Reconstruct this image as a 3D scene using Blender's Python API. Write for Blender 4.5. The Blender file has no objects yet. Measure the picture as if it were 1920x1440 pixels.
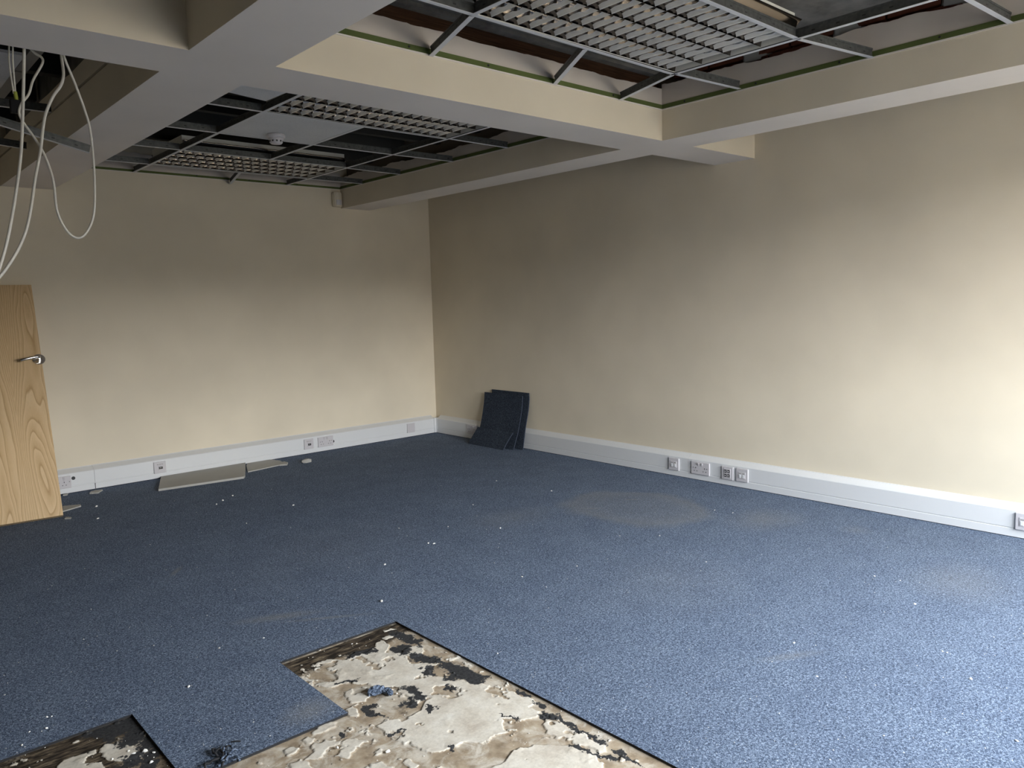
import bpy, bmesh, math, random
import numpy as np
from mathutils import Vector, Matrix
random.seed(7); rng = np.random.RandomState(7)
S = bpy.context.scene
COL = S.collection

# ------------------------------------------------------------------ camera
CAMZ = 1.277
FPX = 1444.75
YAW, PITCH, ROLL = 0.7308340, 0.1077065, -0.0275119
FW = Vector((math.sin(YAW)*math.cos(PITCH), math.cos(YAW)*math.cos(PITCH), -math.sin(PITCH)))
_r = Vector((math.cos(YAW), -math.sin(YAW), 0)); _u = _r.cross(FW)
RT = math.cos(ROLL)*_r + math.sin(ROLL)*_u
UP = -math.sin(ROLL)*_r + math.cos(ROLL)*_u
CAM = Vector((0, 0, CAMZ))
cd = bpy.data.cameras.new('camera'); cam = bpy.data.objects.new('camera', cd); COL.objects.link(cam)
cd.sensor_width = 36; cd.lens = FPX/1920*36; cd.clip_start = 0.05
cam.matrix_world = Matrix(((RT.x, UP.x, -FW.x, 0), (RT.y, UP.y, -FW.y, 0), (RT.z, UP.z, -FW.z, CAMZ), (0, 0, 0, 1)))
S.camera = cam

def at(x, y, ax, v):
    """photo pixel -> point on the world plane (axis ax) = v"""
    d = (x-960)/FPX*RT - (y-720)/FPX*UP + FW
    t = (v-CAM[ax])/d[ax]
    return CAM + t*d

# ------------------------------------------------------------------ world, light, exposure
SKY_STRENGTH = 9.0
w = bpy.data.worlds.new('world'); S.world = w; w.use_nodes = True
nt = w.node_tree; N = nt.nodes; L = nt.links
bg = N['Background']; bg.inputs['Strength'].default_value = SKY_STRENGTH
tc = N.new('ShaderNodeTexCoord'); sp = N.new('ShaderNodeSeparateXYZ'); L.new(tc.outputs['Generated'], sp.inputs[0])
cr = N.new('ShaderNodeValToRGB'); L.new(sp.outputs['Z'], cr.inputs[0])
e = cr.color_ramp.elements
e[0].position = 0.0; e[0].color = (0.15, 0.143, 0.13, 1)
e[1].position = 0.5; e[1].color = (1.35, 1.46, 1.58, 1)
x = e.new(0.055); x.color = (0.15, 0.143, 0.13, 1)
x = e.new(0.085); x.color = (0.92, 0.91, 0.89, 1)
L.new(cr.outputs[0], bg.inputs['Color'])
S.view_settings.view_transform = 'Standard'; S.view_settings.look = 'None'
S.view_settings.gamma = 1; S.view_settings.exposure = 2.45; S.view_settings.use_curve_mapping = False
S.cycles.use_denoising = True
S.cycles.max_bounces = 10; S.cycles.diffuse_bounces = 7; S.cycles.glossy_bounces = 4
S.cycles.transparent_max_bounces = 8
S.cycles.sample_clamp_indirect = 4.0
S.cycles.caustics_reflective = False; S.cycles.caustics_refractive = False

XL, XR, YF, YB = -2.6, 4.51, -1.0, 6.175      # room
ZB, ZG, ZS = 2.13, 2.294, 2.62                # beam underside, grid plane, slab soffit
WINS = [(1.35, 2.45), (2.85, 4.2)]
SILL, HEAD = 0.85, 2.12
for a, b in WINS:
    ld = bpy.data.lights.new('window_portal', 'AREA'); ld.shape = 'RECTANGLE'
    ld.size = b-a; ld.size_y = HEAD-SILL; ld.cycles.is_portal = True
    lo = bpy.data.objects.new('window_portal', ld); COL.objects.link(lo)
    lo.location = ((a+b)/2, YF-0.27, (SILL+HEAD)/2); lo.rotation_euler = (math.radians(90), 0, 0)

# ------------------------------------------------------------------ materials
def lin(c):
    return tuple((v/12.92 if v <= .04045 else ((v+.055)/1.055)**2.4) for v in c)
def rgb(r, g, b): return lin((r/255, g/255, b/255))
def mat(name, col, rough=.6, metal=0, spec=.5):
    m = bpy.data.materials.new(name); m.use_nodes = True
    b = m.node_tree.nodes['Principled BSDF']
    b.inputs['Base Color'].default_value = (*col, 1); b.inputs['Roughness'].default_value = rough
    b.inputs['Metallic'].default_value = metal; b.inputs['Specular IOR Level'].default_value = spec
    return m
class NB:
    def __init__(s, m): s.t = m.node_tree; s.b = s.t.nodes['Principled BSDF']; s.o = s.t.nodes['Material Output']
    def n(s, ty, **k):
        q = s.t.nodes.new(ty)
        for a, v in k.items():
            if a.startswith('_'): setattr(q, a[1:], v)
            else: q.inputs[a.replace('+', ' ')].default_value = v
        return q
    def l(s, a, b): s.t.links.new(a, b)
    def pos(s, scale=(1, 1, 1)):
        g = s.n('ShaderNodeNewGeometry'); mp = s.n('ShaderNodeMapping'); mp.inputs['Scale'].default_value = scale
        s.l(g.outputs['Position'], mp.inputs[0]); return mp.outputs[0]
    def obj(s, scale=(1, 1, 1)):
        g = s.n('ShaderNodeTexCoord'); mp = s.n('ShaderNodeMapping'); mp.inputs['Scale'].default_value = scale
        s.l(g.outputs['Object'], mp.inputs[0]); return mp.outputs[0]
    def noise(s, v, scale, detail=4, rough=.5, dist=0.):
        q = s.n('ShaderNodeTexNoise', Scale=scale, Detail=detail, Roughness=rough, Distortion=dist)
        s.l(v, q.inputs['Vector']); return q.outputs['Fac']
    def ramp(s, f, *st, const=False):
        q = s.n('ShaderNodeValToRGB'); el = q.color_ramp.elements
        while len(el) < len(st): el.new(.5)
        for i, (p, c) in enumerate(st):
            el[i].position = p; el[i].color = (*c, 1) if len(c) == 3 else c
        s.l(f, q.inputs[0]); return q.outputs[0]
    def mix(s, f, a, b, mode='MIX'):
        q = s.n('ShaderNodeMix', _data_type='RGBA', _blend_type=mode)
        for i, v in ((0, f), (6, a), (7, b)):
            if isinstance(v, (int, float)): q.inputs[i].default_value = v
            elif isinstance(v, tuple): q.inputs[i].default_value = (*v, 1)
            else: s.l(v, q.inputs[i])
        return q.outputs[2]
    def math(s, op, a, b=0.):
        q = s.n('ShaderNodeMath', _operation=op)
        for i, v in ((0, a), (1, b)):
            if isinstance(v, (int, float)): q.inputs[i].default_value = v
            else: s.l(v, q.inputs[i])
        return q.outputs[0]
    def bump(s, h, strength=.3, dist=.002):
        q = s.n('ShaderNodeBump', Strength=strength, Distance=dist); s.l(h, q.inputs['Height'])
        s.l(q.outputs[0], s.b.inputs['Normal'])

def paint(name, col, amt=.04):
    m = mat(name, col, .75, spec=.25); k = NB(m); p = k.pos()
    n1 = k.noise(p, 1.7, 3); n2 = k.noise(p, 240, 3)
    d = tuple(c*(1-amt*2.2) for c in col)
    k.l(k.ramp(n1, (.35, d), (.65, col)), k.b.inputs['Base Color'])
    k.bump(n2, .12, .001); return m
CREAM = (0.73, 0.655, 0.52)
M_wall = paint('cream_wall_paint', CREAM)
M_soffit = paint('white_beam_underside', (0.76, 0.70, 0.64))
M_board = paint('bare_skimmed_board', (0.62, 0.56, 0.50), .08)
M_white = mat('white_plastic', (0.68, 0.69, 0.70), .35)
M_plate = mat('white_socket_plate', (0.56, 0.54, 0.56), .3)
M_dark = mat('dark_opening', (0.012, 0.012, 0.014), .5)
M_black = mat('matt_black', (0.006, 0.006, 0.007), .7, 0, .2)
M_green = paint('green_edge_trim', (0.105, 0.135, 0.04), .12)
M_cable = mat('white_cable_sheath', (0.66, 0.64, 0.58), .4)
M_sleeve = mat('yellow_green_sleeve', (0.32, 0.36, 0.05), .5)
M_chrome = mat('chrome', (0.75, 0.72, 0.68), .18, 1)
M_alu = mat('bright_louvre_aluminium', (0.86, 0.84, 0.79), .2, 1)
M_lampb = mat('white_enamelled_steel', (0.72, 0.72, 0.68), .45)
M_tube = mat('lamp_glass_white', (0.85, 0.86, 0.88), .25)
M_chip = mat('plaster_crumb', (0.78, 0.76, 0.72), .85)
M_tray = mat('grey_tray', (0.30, 0.29, 0.27), .6)

def m_steel():
    m = mat('galvanised_steel', (0.10, 0.105, 0.10), .5, .5); k = NB(m); p = k.pos()
    k.l(k.ramp(k.noise(p, 60, 4), (.3, (.075, .08, .078)), (.7, (.125, .13, .127))), k.b.inputs['Base Color']); return m
M_steel = m_steel()
M_tee = mat('white_tee_flange', (0.60, 0.61, 0.63), .4)
def m_conc():
    m = mat('raw_concrete', (.25, .24, .22), .9, spec=.2); k = NB(m); p = k.pos()
    n = k.noise(p, 7, 6, .6)
    k.l(k.ramp(n, (.3, (.10, .095, .085)), (.7, (.24, .225, .20))), k.b.inputs['Base Color'])
    k.bump(k.noise(p, 60, 5), .5, .004); return m
M_conc = m_conc()
def m_brick():
    m = mat('red_brick', (.1, .03, .02), .9, spec=.15); k = NB(m)
    oi = k.n('ShaderNodeObjectInfo'); n = k.noise(k.pos(), 30, 5, .6)
    a = k.ramp(n, (.3, (.035, .012, .008)), (.75, (.13, .04, .026)))
    k.l(k.mix(k.math('MULTIPLY', oi.outputs['Random'], .5), a, (.16, .06, .04)), k.b.inputs['Base Color'])
    k.bump(n, .6, .004); return m
M_brick = m_brick()
M_mortar = mat('mortar', (.17, .14, .11), .95)
def m_timber():
    m = mat('dark_timber', (.05, .025, .012), .8, spec=.2); k = NB(m)
    n = k.noise(k.pos((2, 25, 60)), 3, 5, .6)
    k.l(k.ramp(n, (.3, (.022, .010, .005)), (.7, (.085, .04, .02))), k.b.inputs['Base Color']); return m
M_timber = m_timber()
M_joist = mat('dark_grey_joist', (.045, .044, .040), .85, spec=.2)  # plain dark grey-brown timber
M_blade = mat('satin_blade_painted_bright', (1.0, .97, .90), .30, .15)  # near-white base stands in for light the aluminium blades reflect
M_mirror = mat('mirror_reflector_painted_dim', (.22, .185, .155), .15, 1)  # dark brown base stands in for the dim room mirrored in the aluminium
M_cut = mat('cut_carpet_edge', (.050, .060, .085), .9, spec=.1)
def m_tile():
    m = mat('mineral_ceiling_tile', (.5, .5, .5), .9, spec=.2); k = NB(m); p = k.pos()
    n = k.noise(p, 160, 4, .7); n2 = k.noise(p, 3, 3)
    k.l(k.mix(.25, k.ramp(n2, (.3, (.60, .60, .60)), (.7, (.70, .70, .69))), k.ramp(n, (.35, (.3, .3, .3)), (.5, (.66, .66, .66)))), k.b.inputs['Base Color'])
    k.bump(n, .4, .0015); return m
M_tile = m_tile()
M_tileb = paint('broken_tile_face', (0.44, 0.43, 0.40), .06)

def m_carpet(name, dust=True, dark=1.0):
    m = mat(name, (.1, .15, .25), .95, spec=.1); k = NB(m); p = k.pos() if dust else k.obj()
    f1 = k.noise(p, 170, 3, .62, 1.1)
    f2 = k.noise(p, 520, 2, .6)
    f3 = k.noise(p, 5, 3)
    c = k.ramp(f1, (.36, tuple(v*dark for v in (.048, .064, .098))), (.50, tuple(v*dark for v in (.110, .147, .215))), (.62, tuple(v*dark for v in (.29, .355, .46))))
    c2 = k.ramp(f2, (.3, (.55, .55, .55)), (.7, (1.25, 1.25, 1.25)))
    c = k.mix(1., c, c2, 'MULTIPLY')
    c = k.mix(1., c, k.ramp(f3, (.3, (.90, .90, .92)), (.7, (1.06, 1.05, 1.04))), 'MULTIPLY')
    if dust:
        P = k.pos(); sx = k.n('ShaderNodeSeparateXYZ'); k.l(P, sx.inputs[0])
        X, Y = sx.outputs[0], sx.outputs[1]
        wn = k.noise(P, 2.2, 4, .6); fine = k.noise(P, 38, 5, .7)
        def blob(cx, cy, rx, ry, rot=0, soft=.5, ring=False):
            ca, sa = math.cos(rot), math.sin(rot)
            dx = k.math('SUBTRACT', X, cx); dy = k.math('SUBTRACT', Y, cy)
            u = k.math('ADD', k.math('MULTIPLY', dx, ca/rx), k.math('MULTIPLY', dy, sa/rx))
            v = k.math('ADD', k.math('MULTIPLY', dx, -sa/ry), k.math('MULTIPLY', dy, ca/ry))
            r = k.math('SQRT', k.math('ADD', k.math('MULTIPLY', u, u), k.math('MULTIPLY', v, v)))
            r = k.math('ADD', r, k.math('MULTIPLY', k.math('SUBTRACT', wn, .5), .8))
            if ring: return k.ramp(r, (0., (.45,)*3), (.45, (.45,)*3), (.8, (.8,)*3), (1., (0, 0, 0)))
            return k.ramp(r, (1-soft, (1, 1, 1)), (1., (0, 0, 0)))
        tot = None
        for a in [(3.60, 2.93, .40, .50, 0.3, .5, True, .46), (2.95, 3.35, .35, .22, 0, .9, False, .18),
                  (3.9, 2.25, .30, .22, 0, .9, False, .30), (3.62, 1.12, .35, .25, .2, .9, False, .20),
                  (1.32, 2.95, .22, .05, -.45, .95, False, .5), (1.05, 2.18, .13, .09, .3, .9, False, .45),
                  (4.05, 1.78, .10, .10, 0, .95, False, .22), (2.75, 2.05, .5, .4, 0, .95, False, .10),
                  (2.45, 1.3, .16, .03, -.5, .95, False, .28), (1.2, 3.85, .09, .02, .9, .9, False, .5),
                  (3.42, 3.12, .14, .018, -.75, .9, False, .7), (3.75, 3.07, .12, .016, -.75, .9, False, .6),
                  (1.45, 2.80, .22, .02, -.55, .9, False, .5), (1.9, 3.6, .8, .5, .4, .95, False, .07)]:
            b = blob(*a[:7]); b = k.math('MULTIPLY', b, a[7])
            tot = b if tot is None else k.math('MAXIMUM', tot, b)
        tot = k.math('MULTIPLY', tot, k.math('ADD', .55, k.math('MULTIPLY', fine, .95)))
        c = k.mix(tot, c, (.235, .232, .222))
        # a sprinkle of plaster dust in the pile
        vo = k.n('ShaderNodeTexVoronoi', Scale=34.); k.l(P, vo.inputs['Vector'])
        sc = k.n('ShaderNodeSeparateColor'); k.l(vo.outputs['Color'], sc.inputs[0])
        msk = k.math('MULTIPLY', k.math('LESS_THAN', vo.outputs['Distance'], .07), k.math('GREATER_THAN', sc.outputs[0], .86))
        c = k.mix(k.math('MULTIPLY', msk, .75), c, (.62, .64, .66))
    k.l(c, k.b.inputs['Base Color'])
    k.bump(f1, .7, .004)
    return m
M_carpet = m_carpet('blue_carpet_pile')
M_carpet2 = m_carpet('navy_carpet_tile', False, .33)
M_edge = mat('black_carpet_backing', (.008, .008, .01), .8)

def m_wood():
    m = mat('oak_veneer', (.5, .35, .18), .42, spec=.4); k = NB(m)
    p = k.obj((1, 1, 1)); s_ = k.n('ShaderNodeSeparateXYZ'); k.l(p, s_.inputs[0])
    # crown-cut figure: rings of a slightly wandering log sliced along its length
    lowx = k.noise(k.obj((3.4, 1, .6)), 1.6, 2, .45)
    lowz = k.noise(k.obj((7, 1, 1.1)), 1.1, 2, .4)
    xx = k.math('SUBTRACT', k.math('PINGPONG', k.math('ADD', s_.outputs[0], .41), .115), .115)
    par = k.math('MULTIPLY', k.math('MULTIPLY', xx, xx), 95.)
    f = k.math('ADD', k.math('ADD', par, k.math('MULTIPLY', s_.outputs[2], .60)), k.math('ADD', k.math('MULTIPLY', lowx, 2.4), k.math('MULTIPLY', lowz, 1.2)))
    ring = k.math('FRACT', k.math('MULTIPLY', f, 4.6))
    fig = k.ramp(ring, (0., (.44, .28, .13)), (.16, (.60, .42, .23)), (.6, (.68, .49, .28)), (.92, (.74, .56, .34)), (1., (.44, .28, .13)))
    gr = k.noise(k.obj((180, 1, 5)), 4, 4, .6)
    c = k.mix(.25, fig, k.ramp(gr, (.35, (.33, .20, .09)), (.6, (.66, .47, .26))))
    k.l(c, k.b.inputs['Base Color']); k.bump(gr, .08, .0005); return m
M_wood = m_wood()

def m_sub():
    m = mat('scraped_subfloor', (.5, .4, .3), .85, spec=.2); k = NB(m); P = k.pos()
    at1 = k.n('ShaderNodeAttribute', _attribute_name='cream').outputs['Fac']
    at2 = k.n('ShaderNodeAttribute', _attribute_name='tar').outputs['Fac']
    at3 = k.n('ShaderNodeAttribute', _attribute_name='grime').outputs['Fac']
    fine = k.noise(P, 120, 5, .65); mid = k.noise(P, 22, 5, .6); st = k.noise(k.pos((1, 4, 1)), 18, 5, .65, .5)
    board = k.ramp(mid, (.3, (.22, .165, .11)), (.55, (.36, .285, .20)), (.75, (.47, .40, .30)))
    cream = k.ramp(k.noise(P, 9, 6, .65), (.3, (.46, .40, .33)), (.5, (.60, .55, .47)), (.7, (.68, .64, .57)))
    cream = k.mix(1., cream, k.ramp(fine, (.3, (.88, .87, .86)), (.6, (1.04, 1.04, 1.03))), 'MULTIPLY')
    grime = k.ramp(st, (.42, (.020, .015, .011)), (.58, (.10, .075, .05)), (.72, (.30, .24, .16)))
    tar = k.ramp(fine, (.3, (.014, .014, .015)), (.7, (.055, .055, .056)))
    w_ = k.math('MULTIPLY', k.math('SUBTRACT', fine, .5), .45)
    film = k.noise(P, 11, 6, .7, .6)
    board = k.mix(k.ramp(film, (.46, (0,)*3), (.60, (.75,)*3)), board, cream)
    c = k.mix(k.ramp(k.math('ADD', at3, k.math('MULTIPLY', w_, 1.2)), (.38, (0,)*3), (.62, (1,)*3)), board, grime)
    c = k.mix(k.ramp(k.math('ADD', at1, w_), (.47, (0,)*3), (.53, (1,)*3)), c, cream)
    c = k.mix(k.ramp(k.math('ADD', at2, k.math('MULTIPLY', w_, 1.8)), (.44, (0,)*3), (.58, (1,)*3)), c, tar)
    k.l(c, k.b.inputs['Base Color']); k.bump(k.noise(P, 300, 4, .7), .35, .0012); return m
M_sub = m_sub()

# ------------------------------------------------------------------ helpers
def tag(o, label=None, cat=None, group=None, kind=None):
    if label: o['label'] = label
    if cat: o['category'] = cat
    if group: o['group'] = group
    if kind: o['kind'] = kind
    return o
def link(name, me, m=None, parent=None):
    o = bpy.data.objects.new(name, me); COL.objects.link(o)
    if m is not None:
        for q in (m if isinstance(m, (list, tuple)) else [m]): me.materials.append(q)
    if parent is not None: o.parent = parent
    return o
def empty(name, loc, rz=0):
    o = bpy.data.objects.new(name, None); COL.objects.link(o); o.location = loc; o.rotation_euler = (0, 0, rz)
    o.empty_display_size = .05; return o
def bm_obj(name, bm, m, parent=None, smooth=False):
    me = bpy.data.meshes.new(name); bmesh.ops.recalc_face_normals(bm, faces=bm.faces)
    bm.to_mesh(me); bm.free()
    if smooth:
        for p in me.polygons: p.use_smooth = True
    return link(name, me, m, parent)
def box(bm, x0, x1, y0, y1, z0, z1, bev=0., mi=0):
    r = bmesh.ops.create_cube(bm, size=1)
    vs = r['verts']
    for v in vs: v.co = Vector(((x0+x1)/2+v.co.x*(x1-x0), (y0+y1)/2+v.co.y*(y1-y0), (z0+z1)/2+v.co.z*(z1-z0)))
    fs = list({f for v in vs for f in v.link_faces})
    for f in fs: f.material_index = mi
    if bev:
        bmesh.ops.bevel(bm, geom=list({e_ for v in vs for e_ in v.link_edges}), offset=bev, segments=2, affect='EDGES', profile=.5)
def B(name, x0, x1, y0, y1, z0, z1, m, parent=None, bev=0.):
    bm = bmesh.new(); box(bm, x0, x1, y0, y1, z0, z1, bev); return bm_obj(name, bm, m, parent)
def prism(bm, pts, axis, a, b, mi=0):
    """extrude a 2-D outline along an axis; pts are the two other coords in order"""
    def P(u, v, t): return [(t, u, v), (u, t, v), (u, v, t)][axis]
    v0 = [bm.verts.new(P(u, v, a)) for u, v in pts]; v1 = [bm.verts.new(P(u, v, b)) for u, v in pts]
    n = len(pts)
    fs = [bm.faces.new(v0), bm.faces.new(v1[::-1])]
    for i in range(n): fs.append(bm.faces.new((v0[i], v0[(i+1) % n], v1[(i+1) % n], v1[i])))
    for f in fs: f.material_index = mi
def cyl(bm, c, r, h, axis=2, seg=20, r2=None):
    M = {2: Matrix.Identity(4), 1: Matrix.Rotation(math.pi/2, 4, 'X'), 0: Matrix.Rotation(math.pi/2, 4, 'Y')}[axis]
    bmesh.ops.create_cone(bm, cap_ends=True, segments=seg, radius1=r, radius2=r if r2 is None else r2, depth=h,
                          matrix=Matrix.Translation(c) @ M)
def tube(name, pts, r, m, parent=None, seg=8, sub=6):
    P = [Vector(p) for p in pts]; Q = []
    for i in range(len(P)-1):
        p0 = P[max(i-1, 0)]; p1 = P[i]; p2 = P[i+1]; p3 = P[min(i+2, len(P)-1)]
        for j in range(sub):
            t = j/sub
            Q.append(.5*((2*p1)+(p2-p0)*t+(2*p0-5*p1+4*p2-p3)*t*t+(-p0+3*p1-3*p2+p3)*t**3))
    Q.append(P[-1]); bm = bmesh.new(); rings = []; nrm = None
    for i, q in enumerate(Q):
        d = (Q[min(i+1, len(Q)-1)]-Q[max(i-1, 0)]).normalized()
        if nrm is None: nrm = d.orthogonal().normalized()
        nrm = (nrm-d*nrm.dot(d)).normalized(); bn = d.cross(nrm)
        rings.append([bm.verts.new(q+r*(math.cos(a)*nrm+math.sin(a)*bn)) for a in [2*math.pi*k/seg for k in range(seg)]])
    for a, b in zip(rings, rings[1:]):
        for k in range(seg): bm.faces.new((a[k], a[(k+1) % seg], b[(k+1) % seg], b[k]))
    bm.faces.new(rings[0][::-1]); bm.faces.new(rings[-1])
    return bm_obj(name, bm, m, parent, True)
def inst(name, src, parent, loc=(0, 0, 0), rot=(0, 0, 0), scale=(1, 1, 1)):
    o = bpy.data.objects.new(name, src); COL.objects.link(o); o.parent = parent
    o.location = loc; o.rotation_euler = rot; o.scale = scale; return o

# ------------------------------------------------------------------ floor
T0, TY = 1.632, 2.566
PX, PY = .499, .485
fl = tag(B('floor', XL-.2, XR+.2, YF-.3, YB+.2, -.20, -.0105, M_mortar), kind='structure')
def exposed(i, j):      # i: columns left from T0, j: rows down from TY
    return (i == 0 and j in (0, 1, 2)) or (i == 1 and j in (1, 2)) or (i == 2 and j == 0)
tile_mesh = None
bm = bmesh.new(); box(bm, -.5, .5, -.5, .5, -.5, .5)
for f in bm.faces: f.material_index = 0 if f.normal.z > .5 else 1
me = bpy.data.meshes.new('carpet_tile'); bm.to_mesh(me); bm.free(); me.materials.append(M_carpet); me.materials.append(M_edge)
G = .0002
i = -6
xe = []
while T0 - i*PX > XL: i += 1
for i in range(-6, 9):
    x1 = min(T0-i*PX, XR-.045); x0 = max(T0-(i+1)*PX, XL)
    if x1 <= x0: continue
    for j in range(-8, 9):
        y1 = min(TY-j*PY, YB-.055); y0 = max(TY-(j+1)*PY, YF)
        if y1 <= y0+.01 or exposed(i, j): continue
        inst('carpet_tile', me, fl, ((x0+x1)/2, (y0+y1)/2, -.0035+rng.uniform(-.0001, .0001)), scale=(x1-x0-G, y1-y0-G, .007))

# numpy value noise
def vnoise(x, y, seed):
    r = np.random.RandomState(seed); g = r.rand(256, 256)
    xi = np.floor(x).astype(int); yi = np.floor(y).astype(int); fx = x-xi; fy = y-yi
    fx = fx*fx*(3-2*fx); fy = fy*fy*(3-2*fy)
    a = g[xi % 256, yi % 256]; b = g[(xi+1) % 256, yi % 256]; c = g[xi % 256, (yi+1) % 256]; d = g[(xi+1) % 256, (yi+1) % 256]
    return (a*(1-fx)+b*fx)*(1-fy)+(c*(1-fx)+d*fx)*fy
def fbm(x, y, s, seed, o=5, g=.55):
    t = 0; a = 1; n = 0
    for k in range(o): t = t+a*vnoise(x*s*2**k+7.3*k, y*s*2**k+3.1*k, seed+k); n += a; a *= g
    return t/n
def F(x, y): p = at(x, y, 2, -.006); return (p.x, p.y)
def sdf(X, Y, poly):     # negative inside
    pts = np.array([F(*p) for p in poly]); d = np.full(X.shape, 1e9); ins = np.zeros(X.shape, bool)
    n = len(pts)
    for i in range(n):
        ax, ay = pts[i]; bx, by = pts[(i+1) % n]; ex, ey = bx-ax, by-ay
        t = np.clip(((X-ax)*ex+(Y-ay)*ey)/(ex*ex+ey*ey+1e-12), 0, 1)
        d = np.minimum(d, np.hypot(X-ax-t*ex, Y-ay-t*ey))
        c = ((ay > Y) != (by > Y)) & (X < (bx-ax)*(Y-ay)/(by-ay+1e-12)+ax); ins ^= c
    return np.where(ins, -d, d)
CREAMS = [
 [(566,1271),(583,1266),(576,1259),(583,1248),(600,1239),(614,1236),(640,1240),(660,1229),(681,1223),(700,1213),(710,1204),(721,1200),(733,1209),(727,1223),(752,1223),(767,1213),(792,1209),(797,1221),(790,1230),(765,1230),(771,1246),(796,1244),(821,1243),(796,1252),(812,1267),(831,1267),(842,1275),(862,1275),(886,1284),(904,1278),(922,1284),(941,1289),(967,1299),(995,1310),(1000,1316),(994,1326),(1019,1335),(1008,1344),(980,1350),(956,1345),(940,1345),(944,1362),(950,1374),(925,1378),(905,1392),(870,1388),(850,1398),(835,1404),(815,1410),(790,1405),(770,1392),(760,1396),(740,1386),(725,1375),(712,1366),(704,1358),(730,1349),(765,1341),(790,1330),(800,1310),(775,1318),(760,1300),(735,1290),(700,1290),(690,1282),(660,1290),(640,1282),(612,1290),(590,1286)],
 [(1021,1344),(1034,1352),(1050,1355),(1073,1370),(1094,1378),(1105,1388),(1141,1395),(1138,1412),(1123,1414),(1115,1401),(1086,1396),(1072,1390),(1040,1380),(1018,1380),(1028,1366),(1010,1352)],
 [(1050,1394),(1086,1396),(1112,1417),(1125,1433),(1118,1460),(880,1460),(915,1436),(940,1428),(956,1409),(982,1399),(1008,1394)],
 [(585,1370),(596,1360),(628,1352),(625,1362),(605,1372),(590,1376)], [(568,1390),(578,1380),(590,1384),(588,1393),(572,1394)],
 [(590,1392),(612,1386),(640,1388),(637,1396),(622,1402),(612,1410),(600,1420),(575,1428),(590,1408)],
 [(640,1392),(655,1386),(690,1388),(692,1396),(668,1402),(660,1412),(648,1422),(632,1414)],
 [(688,1406),(710,1400),(717,1402),(712,1414),(700,1414)], [(528,1406),(545,1400),(565,1402),(560,1412),(538,1416)],
 [(545,1430),(570,1424),(592,1432),(588,1450),(540,1450)], [(690,1432),(720,1424),(735,1440),(700,1452)],
 [(719,1196),(730,1190),(745,1189),(743,1194),(728,1200)], [(648,1296),(668,1286),(700,1292),(690,1310),(660,1316),(648,1306)],
 [(757,1429),(770,1422),(790,1430),(776,1446)], [(718,1180),(735,1174),(741,1177),(724,1184)],
 [(640,1330),(660,1322),(672,1330),(668,1346),(648,1344)],
 [(108,1438),(125,1424),(160,1412),(182,1406),(184,1414),(170,1420),(165,1432),(196,1430),(200,1460),(100,1460)],
 [(196,1396),(230,1392),(258,1400),(262,1420),(230,1426),(200,1424),(188,1412)]]
TARS = [(752,1217,14,7,0),(755,1193,20,7,15),(770,1200,17,7,25),(785,1201,10,5,0),(797,1236,26,7,10),(806,1259,9,6,20),(833,1246,18,6,15),(843,1250,20,7,10),(868,1262,26,9,10),(890,1271,20,9,5),(842,1270,9,4,0),
 (847,1291,10,4,10),(778,1300,18,9,10),(768,1318,12,5,0),(695,1332,12,9,20),(706,1338,14,6,20),(660,1278,12,2.5,-15),(640,1282,10,2,-15),(811,1327,10,4,0),(808,1331,8,3,0),
 (1010,1322,11,5,10),(985,1300,14,3.5,25),(1030,1343,14,6,10),(1046,1350,22,5,30),(1080,1364,22,4,25),(1120,1381,14,3.5,25),(960,1346,12,2,12),(1088,1403,16,3.5,10),(1110,1410,10,3,0),(1140,1420,15,5,15),(1165,1408,14,3,25),(845,1402,6,6,0),(642,1378,9,3,0),(745,1372,14,1.5,-10),
 (1180,1424,18,3,25),(672,1225,14,5,-10),(690,1222,16,4,-10),
 (228,1362,24,12,-30),(250,1378,22,14,-30),(270,1400,16,16,-50),(288,1420,16,22,-50),(245,1430,20,8,-20),(215,1358,16,8,-20),(180,1372,26,6,-20)]
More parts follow.
